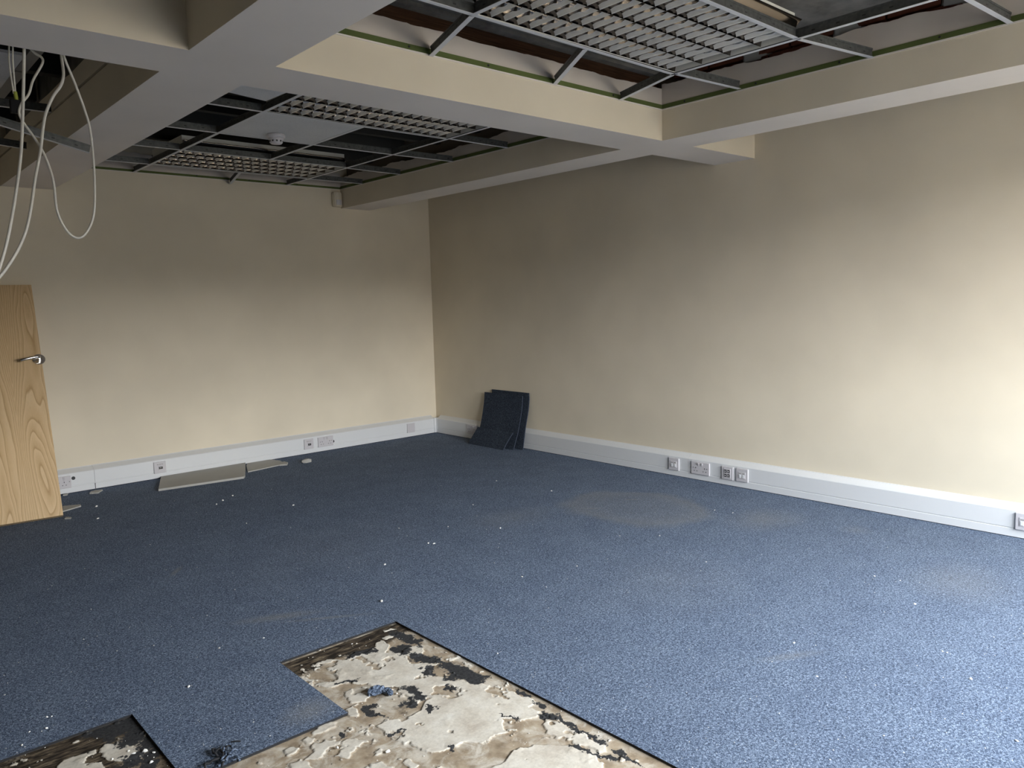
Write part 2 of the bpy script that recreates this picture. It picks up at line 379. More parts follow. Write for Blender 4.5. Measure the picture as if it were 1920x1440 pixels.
def patch(x0, x1, y0, y1, step, grimy):
    nx = int((x1-x0)/step)+1; ny = int((y1-y0)/step)+1
    X, Y = np.meshgrid(np.linspace(x0, x1, nx), np.linspace(y0, y1, ny), indexing='ij')
    wx = X+(fbm(X, Y, 14, 3)-.5)*.045+(fbm(X, Y, 60, 13)-.5)*.012; wy = Y+(fbm(X, Y, 14, 23)-.5)*.045+(fbm(X, Y, 60, 33)-.5)*.012
    d = np.full(X.shape, 9.)
    for p in CREAMS: d = np.minimum(d, sdf(wx, wy, p))
    holes = fbm(X, Y, 16, 41); thin = fbm(X+3, Y, 5, 47)
    c = .5-d/.016; c = np.clip(c, 0, 1)
    c = np.minimum(c, np.clip(1-(holes-.64)*14, 0, 1))
    c = np.minimum(c, np.clip(1-(thin-.66)*12, 0, 1))
    small = fbm(X, Y, 34, 51); c = np.maximum(c, np.clip((small-.70)*14, 0, 1)*(d < .25))
    t = np.zeros(X.shape)
    tx = X+(fbm(X, Y, 26, 103, 6, .7)-.5)*.085; ty = Y+(fbm(X, Y, 26, 123, 6, .7)-.5)*.085
    for cx, cy, rx, ry, a in TARS:
        ux, uy = F(cx, cy); e1 = np.array(F(cx+rx, cy+rx*math.tan(math.radians(a))))-(ux, uy); e2 = np.array(F(cx, cy+ry))-(ux, uy)
        Mi = np.linalg.inv(np.array([e1, e2]).T)
        q0 = Mi[0, 0]*(tx-ux)+Mi[0, 1]*(ty-uy); q1 = Mi[1, 0]*(tx-ux)+Mi[1, 1]*(ty-uy)
        t = np.maximum(t, 1.35-.62*np.hypot(q0, q1))
    t = np.clip(t, 0, 1)*np.clip(.55+fbm(X, Y, 30, 61)*.9, 0, 1)
    g = fbm(X, Y, 7, 71)
    top = np.minimum(np.abs(TY-Y), 9)
    gr = np.clip(1.7-top/.10, 0, 1)+(g-.5)*1.6 if grimy else (g-.35)*1.1
    if grimy: gr = np.maximum(gr, (g-.58)*2.2); gr = np.where(top < .012, gr-.5, gr)
    gr = np.clip(gr, 0, 1)
    if grimy == 2: gr = np.clip(.75+(g-.5)*1.2, 0, 1)
    Z = -.0085+.0030*np.clip((c-.4)*4, 0, 1)+(fbm(X, Y, 40, 81)-.5)*.0014+np.clip(fbm(X, Y, 12, 91)-.62, 0, 1)*.012*np.clip((c-.4)*4, 0, 1)
    # curled rims of the flaking screed
    rim = np.exp(-((c-.6)/.22)**2)*np.clip(fbm(X, Y, 20, 95)-.5, 0, 1)*.005
    Z = np.minimum(Z+rim, .001)
    idx = np.arange(nx*ny).reshape(nx, ny)
    q = np.stack([idx[:-1, :-1], idx[1:, :-1], idx[1:, 1:], idx[:-1, 1:]], -1).reshape(-1, 4)
    me = bpy.data.meshes.new('exposed_subfloor')
    me.vertices.add(nx*ny); me.vertices.foreach_set('co', np.stack([X, Y, Z], -1).ravel())
    me.loops.add(q.size); me.loops.foreach_set('vertex_index', q.ravel().astype(np.int32))
    me.polygons.add(len(q)); me.polygons.foreach_set('loop_start', (np.arange(len(q))*4).astype(np.int32))
    me.polygons.foreach_set('loop_total', np.full(len(q), 4, np.int32))
    me.update(calc_edges=True)
    for nm, v in (('cream', c), ('tar', t), ('grime', gr)):
        a = me.attributes.new(nm, 'FLOAT', 'POINT'); a.data.foreach_set('value', v.ravel().astype(np.float32))
    return link('exposed_subfloor', me, M_sub, fl)
patch(T0-PX, T0, TY-3*PY, TY, .003, 1)
patch(T0-2*PX, T0-PX, TY-3*PY, TY-PY, .0035, 0)
patch(T0-3*PX, T0-2*PX, TY-PY, TY, .0035, 2)

# ------------------------------------------------------------------ walls
ZT = ZS+.15
tag(B('wall_back', XL-.2, XR+.2, YB, YB+.2, -.2, ZT, M_wall), kind='structure')
tag(B('wall_right', XR, XR+.2, YF-.3, YB, -.2, ZT, M_wall), kind='structure')
tag(B('wall_left', XL-.2, XL, YF-.3, YB, -.2, ZT, M_wall), kind='structure')
bm = bmesh.new()
xs = [XL] + [v for ab in WINS for v in ab] + [XR]
for k in range(0, len(xs), 2): box(bm, xs[k], xs[k+1], YF-.3, YF, -.2, ZT)
for a, b in WINS:
    box(bm, a, b, YF-.3, YF, -.2, SILL); box(bm, a, b, YF-.3, YF, HEAD, ZT)
tag(bm_obj('wall_front', bm, M_wall), kind='structure')
mg = bpy.data.materials.new('window_glass'); mg.use_nodes = True
t_ = mg.node_tree; t_.nodes.clear(); o_ = t_.nodes.new('ShaderNodeOutputMaterial'); mx = t_.nodes.new('ShaderNodeMixShader')
tr = t_.nodes.new('ShaderNodeBsdfTransparent'); gl = t_.nodes.new('ShaderNodeBsdfGlossy'); gl.inputs['Roughness'].default_value = .02
mx.inputs[0].default_value = .06; t_.links.new(tr.outputs[0], mx.inputs[1]); t_.links.new(gl.outputs[0], mx.inputs[2]); t_.links.new(mx.outputs[0], o_.inputs[0])
for n, (a, b) in enumerate(WINS):
    bm = bmesh.new(); y0, y1 = YF-.22, YF-.16
    for q in ((a, a+.05, SILL, HEAD), (b-.05, b, SILL, HEAD), (a+.05, b-.05, SILL, SILL+.05), (a+.05, b-.05, HEAD-.05, HEAD), ((a+b)/2-.025, (a+b)/2+.025, SILL+.05, HEAD-.05)):
        box(bm, q[0], q[1], y0, y1, q[2], q[3], .004)
    wf = tag(bm_obj('window_%d' % (n+1), bm, M_white), kind='structure')
    for c0, c1 in ((a+.05, (a+b)/2-.025), ((a+b)/2+.025, b-.05)):
        B('pane', c0, c1, YF-.195, YF-.189, SILL+.05, HEAD-.05, mg, wf)

# ------------------------------------------------------------------ ceiling slab, beams
ce = tag(B('ceiling', XL-.2, XR+.2, YF-.3, YB+.2, ZS, ZT+.05, M_conc), kind='structure')
def beam(x0, x1, y0, y1, z1=ZG+.006):
    bm = bmesh.new(); box(bm, x0, x1, y0, y1, ZB, z1)
    for f in bm.faces: f.material_index = 1 if f.normal.z < -.5 else 0
    return bm_obj('beam', bm, [M_wall, M_soffit], ce)
MX0, MX1 = 1.00, 1.303; CY0, CY1 = 2.672, 2.965; RX0, RX1 = 3.555, 3.845
beam(MX0, MX1, YF, YB)
beam(XL, MX0, CY0, CY1); beam(MX1, RX0, CY0, CY1); beam(RX1, XR, CY0, CY1)
beam(RX0, RX1, YF, YB)
def ragged(u0, u1, base, top, amp, seed, m, axis, a, b, step=.018, name='skim_board'):
    n = max(2, int((u1-u0)/step)); pts = [(u0, base)]
    us = [u0+(u1-u0)*k/n for k in range(n+1)]
    arr = np.array(us); z = top+(fbm(arr, arr*0+seed, 5, seed, 5, .7)-.5)*amp
    st = np.floor(fbm(arr, arr*0+seed, 3, seed+9, 2)*7)/7; z += (st-.5)*amp*.5
    pts = [(us[0], base)] + [(u, max(base+.01, float(zz))) for u, zz in zip(us, z)] + [(us[-1], base)]
    bm = bmesh.new(); prism(bm, pts, axis, a, b); return bm_obj(name, bm, m, ce)
# bare boards above the old ceiling line (near bay, then far bay, then the bay on the left)
z0 = ZG+.006
ragged(MX1, RX0, z0, 2.404, .022, 5, M_board, 1, CY0, CY0+.013)
ragged(YF, CY0, z0, 2.425, .032, 9, M_board, 0, RX0, RX0+.013)
ragged(YF, CY0, z0, 2.42, .04, 12, M_board, 0, MX1-.013, MX1)
ragged(CY1, YB, z0, 2.40, .05, 15, M_board, 0, RX0, RX0+.013)
ragged(CY1, YB, z0, 2.39, .03, 18, M_board, 0, MX1-.013, MX1)
ragged(CY1, YB, ZG+.02, 2.40, .02, 21, M_wall, 0, MX0, MX0+.013, .15)
ragged(MX1, RX0, ZG+.02, 2.44, .05, 24, M_board, 1, YB-.012, YB)
# near-left bay is boarded right up
B('skim_board', XL, MX0, CY0, CY0+.013, z0, ZS, M_wall, ce); B('skim_board', MX0, MX0+.013, YF, CY0, z0, ZS, M_wall, ce)
# timber packing and concrete downstand over the cross beam, brick backing over the right beam
B('timber_packing', MX1, RX0+.04, CY0+.05, CY0+.09, z0, 2.50, M_timber, ce)
B('concrete_downstand', MX1-.2, RX0+.2, CY0+.004, CY1-.03, 2.475, ZS, M_conc, ce)
B('concrete_soffit', MX1-.05, RX1-.02, YF, CY0, 2.492, ZS, M_conc, ce)
B('concrete_core', MX0+.06, MX1-.06, YF, YB, z0, ZS, M_conc, ce)
B('brick_backing', RX0+.075, RX1-.03, YF, YB, z0, ZS, M_mortar, ce)
bm = bmesh.new(); box(bm, -.5, .5, -.5, .5, -.5, .5); bmesh.ops.bevel(bm, geom=bm.edges[:], offset=.03, segments=1, affect='EDGES')
bme = bpy.data.meshes.new('brick'); bm.to_mesh(bme); bm.free(); bme.materials.append(M_brick)
for k in range(4):
    zc = 2.335+k*.075; y = -.3+(.11 if k % 2 else 0)
    while y+.215 < CY0-.01:
        inst('brick', bme, ce, (RX0+.062+rng.uniform(-.003, .003), y+.1075, zc), scale=(.06, .215, .065)); y += .225
# grey joist ends bedded in the brickwork
bm = bmesh.new(); box(bm, -.055, .05, -.07, .07, -.09, .09, .018)
for v in bm.verts: v.co += Vector((rng.uniform(-.006, .006), rng.uniform(-.008, .008), rng.uniform(-.006, .006)))
jm = bpy.data.meshes.new('padstone'); bm.to_mesh(jm); bm.free()
M_pad = mat('grey_padstone', (.30, .31, .32), .6); jm.materials.append(M_pad)
for y in (2.13, 1.66, 1.20, .74): inst('padstone', jm, ce, (RX0+.085, y, 2.51), (rng.uniform(-.1, .1), rng.uniform(-.1, .1), rng.uniform(-.15, .15)))
# joists across the far bays, dark against the slab
for k, y in enumerate((3.35, 3.82, 4.28, 4.75, 5.22, 5.70)):
    B('joist', MX1-.05, RX0+.05, y, y+.05, 2.46, ZS, M_joist, ce)
for y in (3.3, 3.9, 4.5, 5.1, 5.7): B('joist', XL, MX0+.04, y, y+.06, 2.47, ZS, M_joist, ce)
# green edge trims where the ceiling angle was
def trim(x0, x1, y0, y1, ax):
    o = B('edge_trim', x0, x1, y0, y1, ZG+.004, ZG+.026, M_green, ce)
    B('highlight_strip', x0, x1, y0, y1, ZG-.003, ZG+.0035, M_soffit, o)  # pale strip added as a highlight line below the green
    bm = bmesh.new(); u0, u1 = (x0, x1) if ax == 0 else (y0, y1); u = u0+.16; n = 0
    while u < u1:
        if ax == 0: cyl(bm, (u, y0-.001, ZG+.015), .005, .003, 1, 8)
        else: cyl(bm, (x0-.001 if x0 > 2 else x1+.001, u, ZG+.015), .005, .003, 0, 8)
        u += .42
    bm_obj('screw_head', bm, M_dark, o)['kind'] = 'stuff'
trim(MX1, RX0, CY0-.004, CY0, 0); trim(RX0-.004, RX0, YF, CY0-.004, 1); trim(MX1, MX1+.004, YF, CY0-.004, 1)
trim(RX0-.004, RX0, CY1, YB, 1); trim(MX1, RX0-.004, YB-.004, YB, 0); trim(MX1, MX1+.004, CY1, YB-.004, 1)

# ------------------------------------------------------------------ skirting trunking
def trunk(name, axis, wall, depth, secs, sign=-1):
    root = None
    prof = [(0, .004), (depth, .004), (depth, .044), (depth-.003, .046), (depth-.003, .049), (depth, .051), (depth, .140), (depth-.004, .1445), (0.008, .168), (.006, .172), (0, .172)]
    for k, (a, b) in enumerate(secs):
        bm = bmesh.new()
        pts = [(wall+sign*d, z) for d, z in prof]
        prism(bm, pts, axis, a+.0007, b-.0007)
        if root is None: root = tag(bm_obj(name, bm, M_white), kind='structure')
        else: bm_obj('trunking_section', bm, M_white, root)
    return root
br = trunk('baseboard_right', 1, XR, .05, [(3.146, YB-.075), (YF, 3.146)])
bb = trunk('baseboard_back', 0, YB, .058, [(1.398, XR-.068), (XL, 1.398)])
# internal corner cover; black strips stand in for shade in the gap under the trunking
B('corner_cover', XR-.075, XR-.0505, YB-.066, YB-.0005, .004, .150, M_white, bb, .002)
B('corner_cover', XR-.052, XR-.0005, YB-.078, YB-.0585, .004, .150, M_white, br, .002)
B('gap_shade_strip', XR-.044, XR-.001, YF, YB-.06, -.008, .004, M_black, br)
B('gap_shade_strip', XL, XR-.045, YB-.050, YB-.001, -.008, .004, M_black, bb)
for px, py in ((624.5, 827.5), (137.5, 896.5)):
    p = at(px, py, 1, YB-.058); bm = bmesh.new(); cyl(bm, (p.x, YB-.0585, p.z), .0125, .003, 1, 16); bm_obj('cable_hole', bm, M_dark, bb)
# hairline joint lips
B('joint_lip', 1.396, 1.400, YB-.0605, YB-.058, .006, .046, M_dark, bb)

# ------------------------------------------------------------------ socket plates (built facing -Y, back at y=0)
def plate_bm(w_, h_, d_=.010):
    bm = bmesh.new(); box(bm, -w_/2, w_/2, -d_, 0, -h_/2, h_/2, .003); return bm
def socket_base(name, label, cat, loc, rz, w_=.088, h_=.088, group=None):
    r = empty(name, loc, rz); tag(r, label, cat, group)
    bm_obj('face_plate', plate_bm(w_, h_), M_plate, r)
    return r
def pins(r, cx, cz, s=1.):
    for dx, dz, w_, h_ in ((0, .012, .004, .009), (-.011, -.010, .007, .004), (.011, -.010, .007, .004)):
        B('pin_hole', cx+dx-w_/2, cx+dx+w_/2, -.0108, -.009, cz+dz-h_/2, cz+dz+h_/2, M_dark, r)
def power(label, loc, rz, double=True, name='power_socket'):
    r = socket_base(name, label, 'socket', loc, rz, .148 if double else .088)
    for cx in ((-.036, .036) if double else (0,)):
        pins(r, cx, -.010)
        bm = bmesh.new(); sx = cx*.40
        prism(bm, [(-.010, -.012+.0), (-.0165, .010), (-.010, .012)], 0, sx-.006, sx+.006)
        for v in bm.verts: v.co.z += .026
        bm_obj('rocker_switch', bm, M_plate, r)
    for cx in ((-.055, .055) if double else (-.033, .033)):
        bm = bmesh.new(); cyl(bm, (cx, -.0105, .002), .0028, .002, 1, 10); bm_obj('screw', bm, M_dark, r)
    return r
def data(label, loc, rz, style):
    r = socket_base('data_socket', label, 'socket', loc, rz)
    if style == 'pair':
        r = B('module', -.026, .026, -.0125, -.009, -.022, .022, M_plate, r, .001)
        for cx in (-.0125, .0125):
            B('port', cx-.008, cx+.008, -.0150, -.012, -.018, .004, M_white, r, .0015)
            B('label_strip', cx-.008, cx+.008, -.0131, -.0122, .009, .014, M_tray, r)
    elif style == 'quad':
        r = B('module', -.026, .026, -.0125, -.009, -.032, .032, M_plate, r, .001)
        for cx in (-.012, .012):
            for cz in (-.015, .013):
                B('port', cx-.009, cx+.009, -.0131, -.012, cz-.010, cz+.010, M_dark, r)
                B('port_shutter', cx-.006, cx+.004, -.0150, -.013, cz-.004, cz+.003, M_plate, r, .0008)
    elif style == 'dark':
        r = B('module', -.013, .026, -.0125, -.009, -.022, .018, M_plate, r, .001)
        B('port', -.010, .018, -.0131, -.012, -.012, .006, M_dark, r)
        B('port_latch', -.004, .010, -.0137, -.0130, -.004, .001, M_tray, r)
        for cx in (-.016, 0, .016): B('label_strip', cx-.005, cx+.005, -.0128, -.009, .022, .027, M_tray, r)
    return r
SX = XR-.05; SY = YB-.058; RZ = -math.pi/2
data('white data socket with two ports, left of the right wall\'s double power socket', (SX, 3.262, .087), RZ, 'pair')
power('white double power socket with two rockers on the right wall trunking', (SX, 3.040, .087), RZ)
data('white data socket with four dark open ports on the right wall trunking', (SX, 2.826, .086), RZ, 'quad')
data('white two-port data socket right beside the four-port one', (SX, 2.715, .088), RZ, 'pair')
data('white data socket cut by the right edge of the photo', (SX, 1.105, .090), RZ, 'pair')
power('white power socket in shadow, half behind the leaning carpet tiles', (SX, 5.545, .092), RZ)
data('white data socket with one dark port, next to the double socket on the back wall', (3.087, SY, .086), 0, 'dark')
power('white double power socket on the back wall trunking', (3.249, SY, .086), 0)
data('white data socket with one dark port above the broken ceiling board', (1.849, SY, .086), 0, 'dark')
power('white power socket on the trunking beside the leaning door', (1.200, SY, .085), 0, False)
r = socket_base('blank_plate', 'white blank plate on the back wall trunking near the corner', 'plate', (4.158, SY, .087), 0)
B('inner_panel', -.030, .030, -.0115, -.009, -.030, .030, M_plate, r, .001)

# ------------------------------------------------------------------ suspended grid
def tee_mesh(name, p0, p1, parent, holes=True):
    p0 = Vector(p0); p1 = Vector(p1); d = (p1-p0); Ln = d.length; d.normalize()
    s_ = d.cross(Vector((0, 0, 1))).normalized(); u = s_.cross(d).normalized()
    bm = bmesh.new()
    def bx(a0, a1, b0, b1, mi):
        vs = []
        for t in (0, Ln):
            for a, b in ((a0, b0), (a1, b0), (a1, b1), (a0, b1)): vs.append(bm.verts.new(p0+d*t+s_*a+u*b))
        for q in ((0, 1, 2, 3), (7, 6, 5, 4), (0, 4, 5, 1), (1, 5, 6, 2), (2, 6, 7, 3), (3, 7, 4, 0)):
            bm.faces.new([vs[k] for k in q]).material_index = mi
    bx(-.0105, .0105, 0, .0012, 0); bx(-.0007, .0007, .0012, .034, 1); bx(-.003, .003, .032, .040, 1)
    if holes:
        t = .05
        while t < Ln-.03:
            for sg in (-1, 1):
                c = p0+d*t+s_*sg*.0011+u*.019; vs = [bm.verts.new(c+d*a+u*b) for a, b in ((-.007, -.0025), (.007, -.0025), (.007, .0025), (-.007, .0025))]
                bm.faces.new(vs).material_index = 2
            t += .10
    return bm_obj(name, bm, [M_tee, M_steel, M_dark], parent)
GX1, GX2, GX3 = 1.845, 2.445, 3.048
g1 = empty('ceiling_grid', (GX1, 1.62, ZG)); tag(g1, 'metal ceiling grid round the large louvred light, nearest bay', 'ceiling grid')
g2 = empty('ceiling_grid', (GX1, 4.56, ZG)); tag(g2, 'metal ceiling grid holding two louvred lights in the far middle bay', 'ceiling grid')
g3 = empty('ceiling_grid', (.2, 4.58, ZG)); tag(g3, 'remnant metal ceiling grid above the hanging white cables', 'ceiling grid')
def tee(g, name, x0, y0, x1, y1, z0=ZG, z1=ZG):
    o = g.location; return tee_mesh(name, (x0-o.x, y0-o.y, z0-o.z), (x1-o.x, y1-o.y, z1-o.z), g)
# near bay
tee(g1, 'main_tee', MX1+.006, 2.205, 3.05, 2.222); tee(g1, 'main_tee', 3.048, 2.213, 3.525, 2.175)
tee(g1, 'main_tee', 3.045, -.9, 3.047, 2.235)
tee(g1, 'main_tee', 1.842, -.9, 1.845, 2.200)
tee(g1, 'main_tee', MX1+.006, 1.612, 3.03, 1.616); tee(g1, 'cross_tee', 3.048, 1.616, 3.551, 1.535)
tee(g1, 'cross_tee', 3.06, 1.03, 3.549, 1.005); tee(g1, 'cross_tee', 1.86, 1.03, 3.03, 1.03)
tee(g1, 'cross_tee', 1.850, 2.225, 1.990, 2.664, ZG, ZG-.004); tee(g1, 'cross_tee', 2.455, 2.23, 2.715, 2.664); tee(g1, 'cross_tee', 3.052, 2.235, 3.195, 2.664, ZG, ZG-.002)
# far middle bay
for a, b in ((3.0, 3.935), (3.935, 5.155), (5.155, 6.168)):
    tee(g2, 'main_tee', GX1, a, GX1, b); tee(g2, 'main_tee', GX3, a, GX3, b)
for y in (3.945, 4.56, 5.17, 5.785):
    tee(g2, 'cross_tee', MX1+.004, y, GX1-.012, y); tee(g2, 'cross_tee', GX1+.012, y, GX3-.012, y)
for y, y2 in ((3.93, 3.938), (4.56, 4.54), (5.19, 5.215), (5.785, 5.785)): tee(g2, 'cross_tee', GX3+.012, y, 3.549, y2)
tee(g2, 'cross_tee', GX2, 4.573, GX2, 5.158); tee(g2, 'cross_tee', GX2, 3.957, GX2, 4.548)
tee(g2, 'cross_tee', 2.49, 5.80, 2.56, 6.16, ZG, ZG-.03)
# left bay
tee(g3, 'main_tee', -.6, 4.60, .992, 4.565)
sx_ = tag(tee_mesh('loose_tee', (.10, 4.3, 2.294), (1.084, 4.3, 2.061), None), 'bent metal ceiling tee hanging down past the beam beside the cables', 'metal strip')
sx_ = tag(tee_mesh('loose_tee', (.30, 5.05, 2.24), (.985, 5.19, 2.21), None), 'loose metal ceiling tee sagging behind the hanging cables', 'metal strip')

# ------------------------------------------------------------------ louvred lights
RP = .145; NXC = 18
def blade_mesh():
    # cross blade: spans x thickness, y = row width, V section widening upward with a scooped top
    bm = bmesh.new(); ny = 8; lev = [(0, .0005), (.005, .0016), (.011, .0045), (1, .0085)]
    rows = []
    for j in range(ny+1):
        t = j/ny; y = (t-.5)*(RP-.006); top = .0185-.0065*math.exp(-((t-.40)/.13)**4)-.004*(t > .9)
        col = []
        for h, th in lev:
            z = h if h < 1 else top
            col.append((bm.verts.new((-th, y, z)), bm.verts.new((th, y, z))))
        rows.append(col)
    for a, b in zip(rows, rows[1:]):
        for k in range(len(lev)-1):
            for sd in (0, 1): bm.faces.new((a[k][sd], b[k][sd], b[k+1][sd], a[k+1][sd]))
        bm.faces.new((a[0][0], a[0][1], b[0][1], b[0][0]))
    bmesh.ops.recalc_face_normals(bm, faces=bm.faces)
    me = bpy.data.meshes.new('cross_blade'); bm.to_mesh(me); bm.free(); me.materials.append(M_blade)
    for p in me.polygons: p.use_smooth = True
    return me
BLADE = blade_mesh()
def refl_mesh(L_):
    bm = bmesh.new(); prof = [(0, .0006), (.012, .0022), (.026, .006), (.040, .013), (.052, .024), (.060, .038)]
    pts = [(-t, z) for z, t in prof] + [(t, z) for z, t in prof[::-1]]
    vs0 = [bm.verts.new((-L_/2, a, z)) for a, z in pts]; vs1 = [bm.verts.new((L_/2, a, z)) for a, z in pts]
    for k in range(len(pts)-1):
        bm.faces.new((vs0[k], vs0[k+1], vs1[k+1], vs1[k]))
    bm.faces.new((vs0[0], vs0[-1], vs1[-1], vs1[0]))
    me = bpy.data.meshes.new('reflector'); bm.to_mesh(me); bm.free(); me.materials.append(M_mirror)
    for p in me.polygons: p.use_smooth = True
    return me
LX = 1.178; LY = .584
REFL = refl_mesh(LX-.008)
def light(cx, cy, label):
    r = empty('louvre_light', (cx, cy, ZG+.002)); tag(r, label, 'ceiling light', None)
    bm = bmesh.new(); t = .0012; z0, z1 = .002, .098
    box(bm, -LX/2, LX/2, -LY/2, -LY/2+t, z0, z1); box(bm, -LX/2, LX/2, LY/2-t, LY/2, z0, z1)
    box(bm, -LX/2, -LX/2+t, -LY/2+t, LY/2-t, z0, z1); box(bm, LX/2-t, LX/2, -LY/2+t, LY/2-t, z0, z1)
    box(bm, -LX/2+t, LX/2-t, -LY/2+t, LY/2-t, z1-t, z1)
    bm_obj('housing', bm, M_lampb, r)
    B('reflector_tray', -LX/2+.004, LX/2-.004, -LY/2+.004, LY/2-.004, .088, .092, M_mirror, r)  # dark liner added so the housing interior reads dim
    bm = bmesh.new()
    for dx, dz in ((-.03, .055), (-.045, .062), (-.02, .068)): box(bm, LX/2+dx-.007, LX/2+dx+.003, -LY/2-.0012, -LY/2-.0002, dz-.002, dz+.002)
    bm_obj('slot', bm, M_dark, r)
    for k in range(5):
        y = (k-2)*RP
        inst('reflector', REFL, r, (0, y*.995, .004))
    for k in range(4):
        y = (k-1.5)*RP
        for i in range(NXC-1):
            inst('cross_blade', BLADE, r, (-LX/2+LX*(i+1)/NXC, y, .005))
        bm = bmesh.new(); cyl(bm, (0, y, .072), .013, LX-.05, 0, 12); bm_obj('lamp_tube', bm, M_tube, r, True)
    return r
light(2.446, 1.915, 'large louvred light nearest the camera, top of the photo')
light(2.446, 3.645, 'middle louvred light, just beyond the cream cross beam')
light(2.446, 5.478, 'farthest louvred light, close to the back wall')

# ------------------------------------------------------------------ ceiling tiles and detector
ct = tag(B('ceiling_tile', GX1+.004, GX2-.002, 3.955, 4.552, ZG+.002, ZG+.017, M_tile), 'grey square ceiling tile left in the grid, carrying the smoke detector', 'ceiling tile')
bm = bmesh.new(); prism(bm, [(1.315, 3.30), (1.79, 3.30), (1.765, 3.745), (1.575, 3.70), (1.40, 3.66), (1.33, 3.60)], 2, ZG+.003, ZG+.017)
tag(bm_obj('ceiling_tile', bm, M_tile), 'broken grey ceiling tile piece left of the middle louvred light', 'ceiling tile')
bm = bmesh.new(); prism(bm, [(.60, 4.05), (.795, 4.05), (.80, 4.70), (.76, 5.0), (.60, 4.9)], 2, 2.41, 2.423)
tag(bm_obj('ceiling_tile', bm, M_tile), 'pale board fragment high up at the left edge above the cables', 'ceiling tile')
p = at(517, 253, 2, ZG)
sd = empty('smoke_detector', (p.x, p.y, ZG+.0015)); tag(sd, 'white round smoke detector on the grey ceiling tile', 'smoke detector')
def lathe(prof, seg=28):
    bm = bmesh.new(); rings = []
    for r_, z in prof: rings.append([bm.verts.new((r_*math.cos(2*math.pi*k/seg), r_*math.sin(2*math.pi*k/seg), z)) for k in range(seg)])
    for a, b in zip(rings, rings[1:]):
        for k in range(seg): bm.faces.new((a[k], a[(k+1) % seg], b[(k+1) % seg], b[k]))
    bm.faces.new(rings[0]); bm.faces.new(rings[-1]); return bm
bm_obj('base', lathe([(.052, 0), (.054, -.006), (.053, -.018), (.046, -.022)]), M_plate, sd, True)
bm_obj('sensor_head', lathe([(.044, -.020), (.044, -.030), (.038, -.034), (.038, -.046), (.030, -.054), (.012, -.057), (.001, -.057)]), M_plate, sd, True)
for k in range(10):
    a = 2*math.pi*k/10; o = B('vent_slot', -.004, .004, -.001, .001, -.0445, -.0355, M_dark, sd); o.location = (.0383*math.cos(a), .0383*math.sin(a), 0); o.rotation_euler = (0, 0, a+math.pi/2)

# motion sensor in the corner of beam and back wall
ms = empty('motion_sensor', (3.508, YB, 2.202)); tag(ms, 'small cream motion sensor on the back wall at the beam end', 'sensor')
bm = bmesh.new(); pts = []
for k in range(9):
    a = -math.pi/2+math.pi*k/8; pts.append((-.012+.030*math.sin(a)*1.0, -.020-.038*math.cos(a)))
bm = bmesh.new(); prism(bm, [(-.044, 0), (.044, 0), (.044, -.030), (.030, -.052), (0, -.060), (-.030, -.052), (-.044, -.030)], 2, -.062, .062)
bmesh.ops.bevel(bm, geom=bm.edges[:], offset=.006, segments=2, affect='EDGES')
bm_obj('casing', bm, M_wall, ms)
bm = bmesh.new(); prism(bm, [(-.026, -.050), (.026, -.050), (.024, -.0565), (0, -.064), (-.024, -.0565)], 2, -.048, -.004); bm_obj('lens', bm, M_plate, ms)

# ------------------------------------------------------------------ hanging cables
def cab(label, pts, r, y, m=M_cable, drift=0.):
    n = len(pts); P = [at(px, py, 1, y+drift*k/n) for k, (px, py) in enumerate(pts)]
    c = P[0]; o = empty('cable', c); tag(o, label, 'cable')
    t = tube('sheath', [q-c for q in P], r, m, o, 8, 5); return o, P
TOPZ = 2.5
def up(pts, y, dx=0):    # start the run up in the void, hidden behind the cross beam
    return pts
c1, _ = cab('white cable hanging in the longest loop, rightmost of the hanging cables',
    [(112, 76), (122, 112), (140, 155), (160, 210), (170, 250), (177, 330), (176, 400), (162, 436), (144, 446), (124, 431), (107, 395), (101, 345), (92, 312), (78, 280), (60, 252), (44, 230), (36, 212), (40, 195), (54, 176), (62, 150), (79, 120), (78, 108), (66, 100), (50, 84)], .0042, 3.02, drift=.10)
c2, _ = cab('thick white cable hanging in the middle, leaving the photo at the left edge',
    [(112, 80), (116, 112), (119, 140), (114, 160), (100, 180), (86, 212), (80, 245), (76, 282), (66, 335), (58, 390), (48, 435), (30, 475), (2, 516), (-40, 560)], .0050, 3.06)
c3, _ = cab('straight white cable hanging left of the looped cables',
    [(45, 70), (45, 110), (44, 160), (42, 230), (39, 290), (30, 360), (18, 430), (6, 480), (-20, 560)], .0050, 3.00)
o4, P4 = cab('pair of thin cables ending in a yellow-green sleeve', [(17, 70), (17, 110), (20, 140), (26, 176)], .0028, 3.10)
P4b = [at(px, py, 1, 3.10) for px, py in [(24, 70), (24, 110), (26, 140), (29, 176)]]
tube('sheath', [q-P4[0] for q in P4b], .0028, M_cable, o4)
P4c = [at(px, py, 1, 3.10) for px, py in [(28, 172), (30, 182), (31, 190)]]
tube('sleeve', [q-P4[0] for q in P4c], .0062, M_sleeve, o4)
q = at(29, 200, 1, 3.10)-P4[0]
B('connector_block', q.x-.016, q.x+.016, q.y-.010, q.y+.010, q.z-.022, q.z+.022, M_black, o4, .002)
# cable tray in the left bay
tr_ = empty('cable_tray', (.86, 3.0, 2.46)); tag(tr_, 'grey cable channel running above the hanging cables', 'cable tray')
bm = bmesh.new(); box(bm, -.026, .026, 0, 3.1, 0, .002); box(bm, -.026, -.024, 0, 3.1, .002, .03); box(bm, .024, .026, 0, 3.1, .002, .03); bm_obj('channel', bm, M_tray, tr_)
for y in (.3, 1.5, 2.7): B('hanger', -.028, .028, y, y+.02, -.0015, .158, M_steel, tr_)

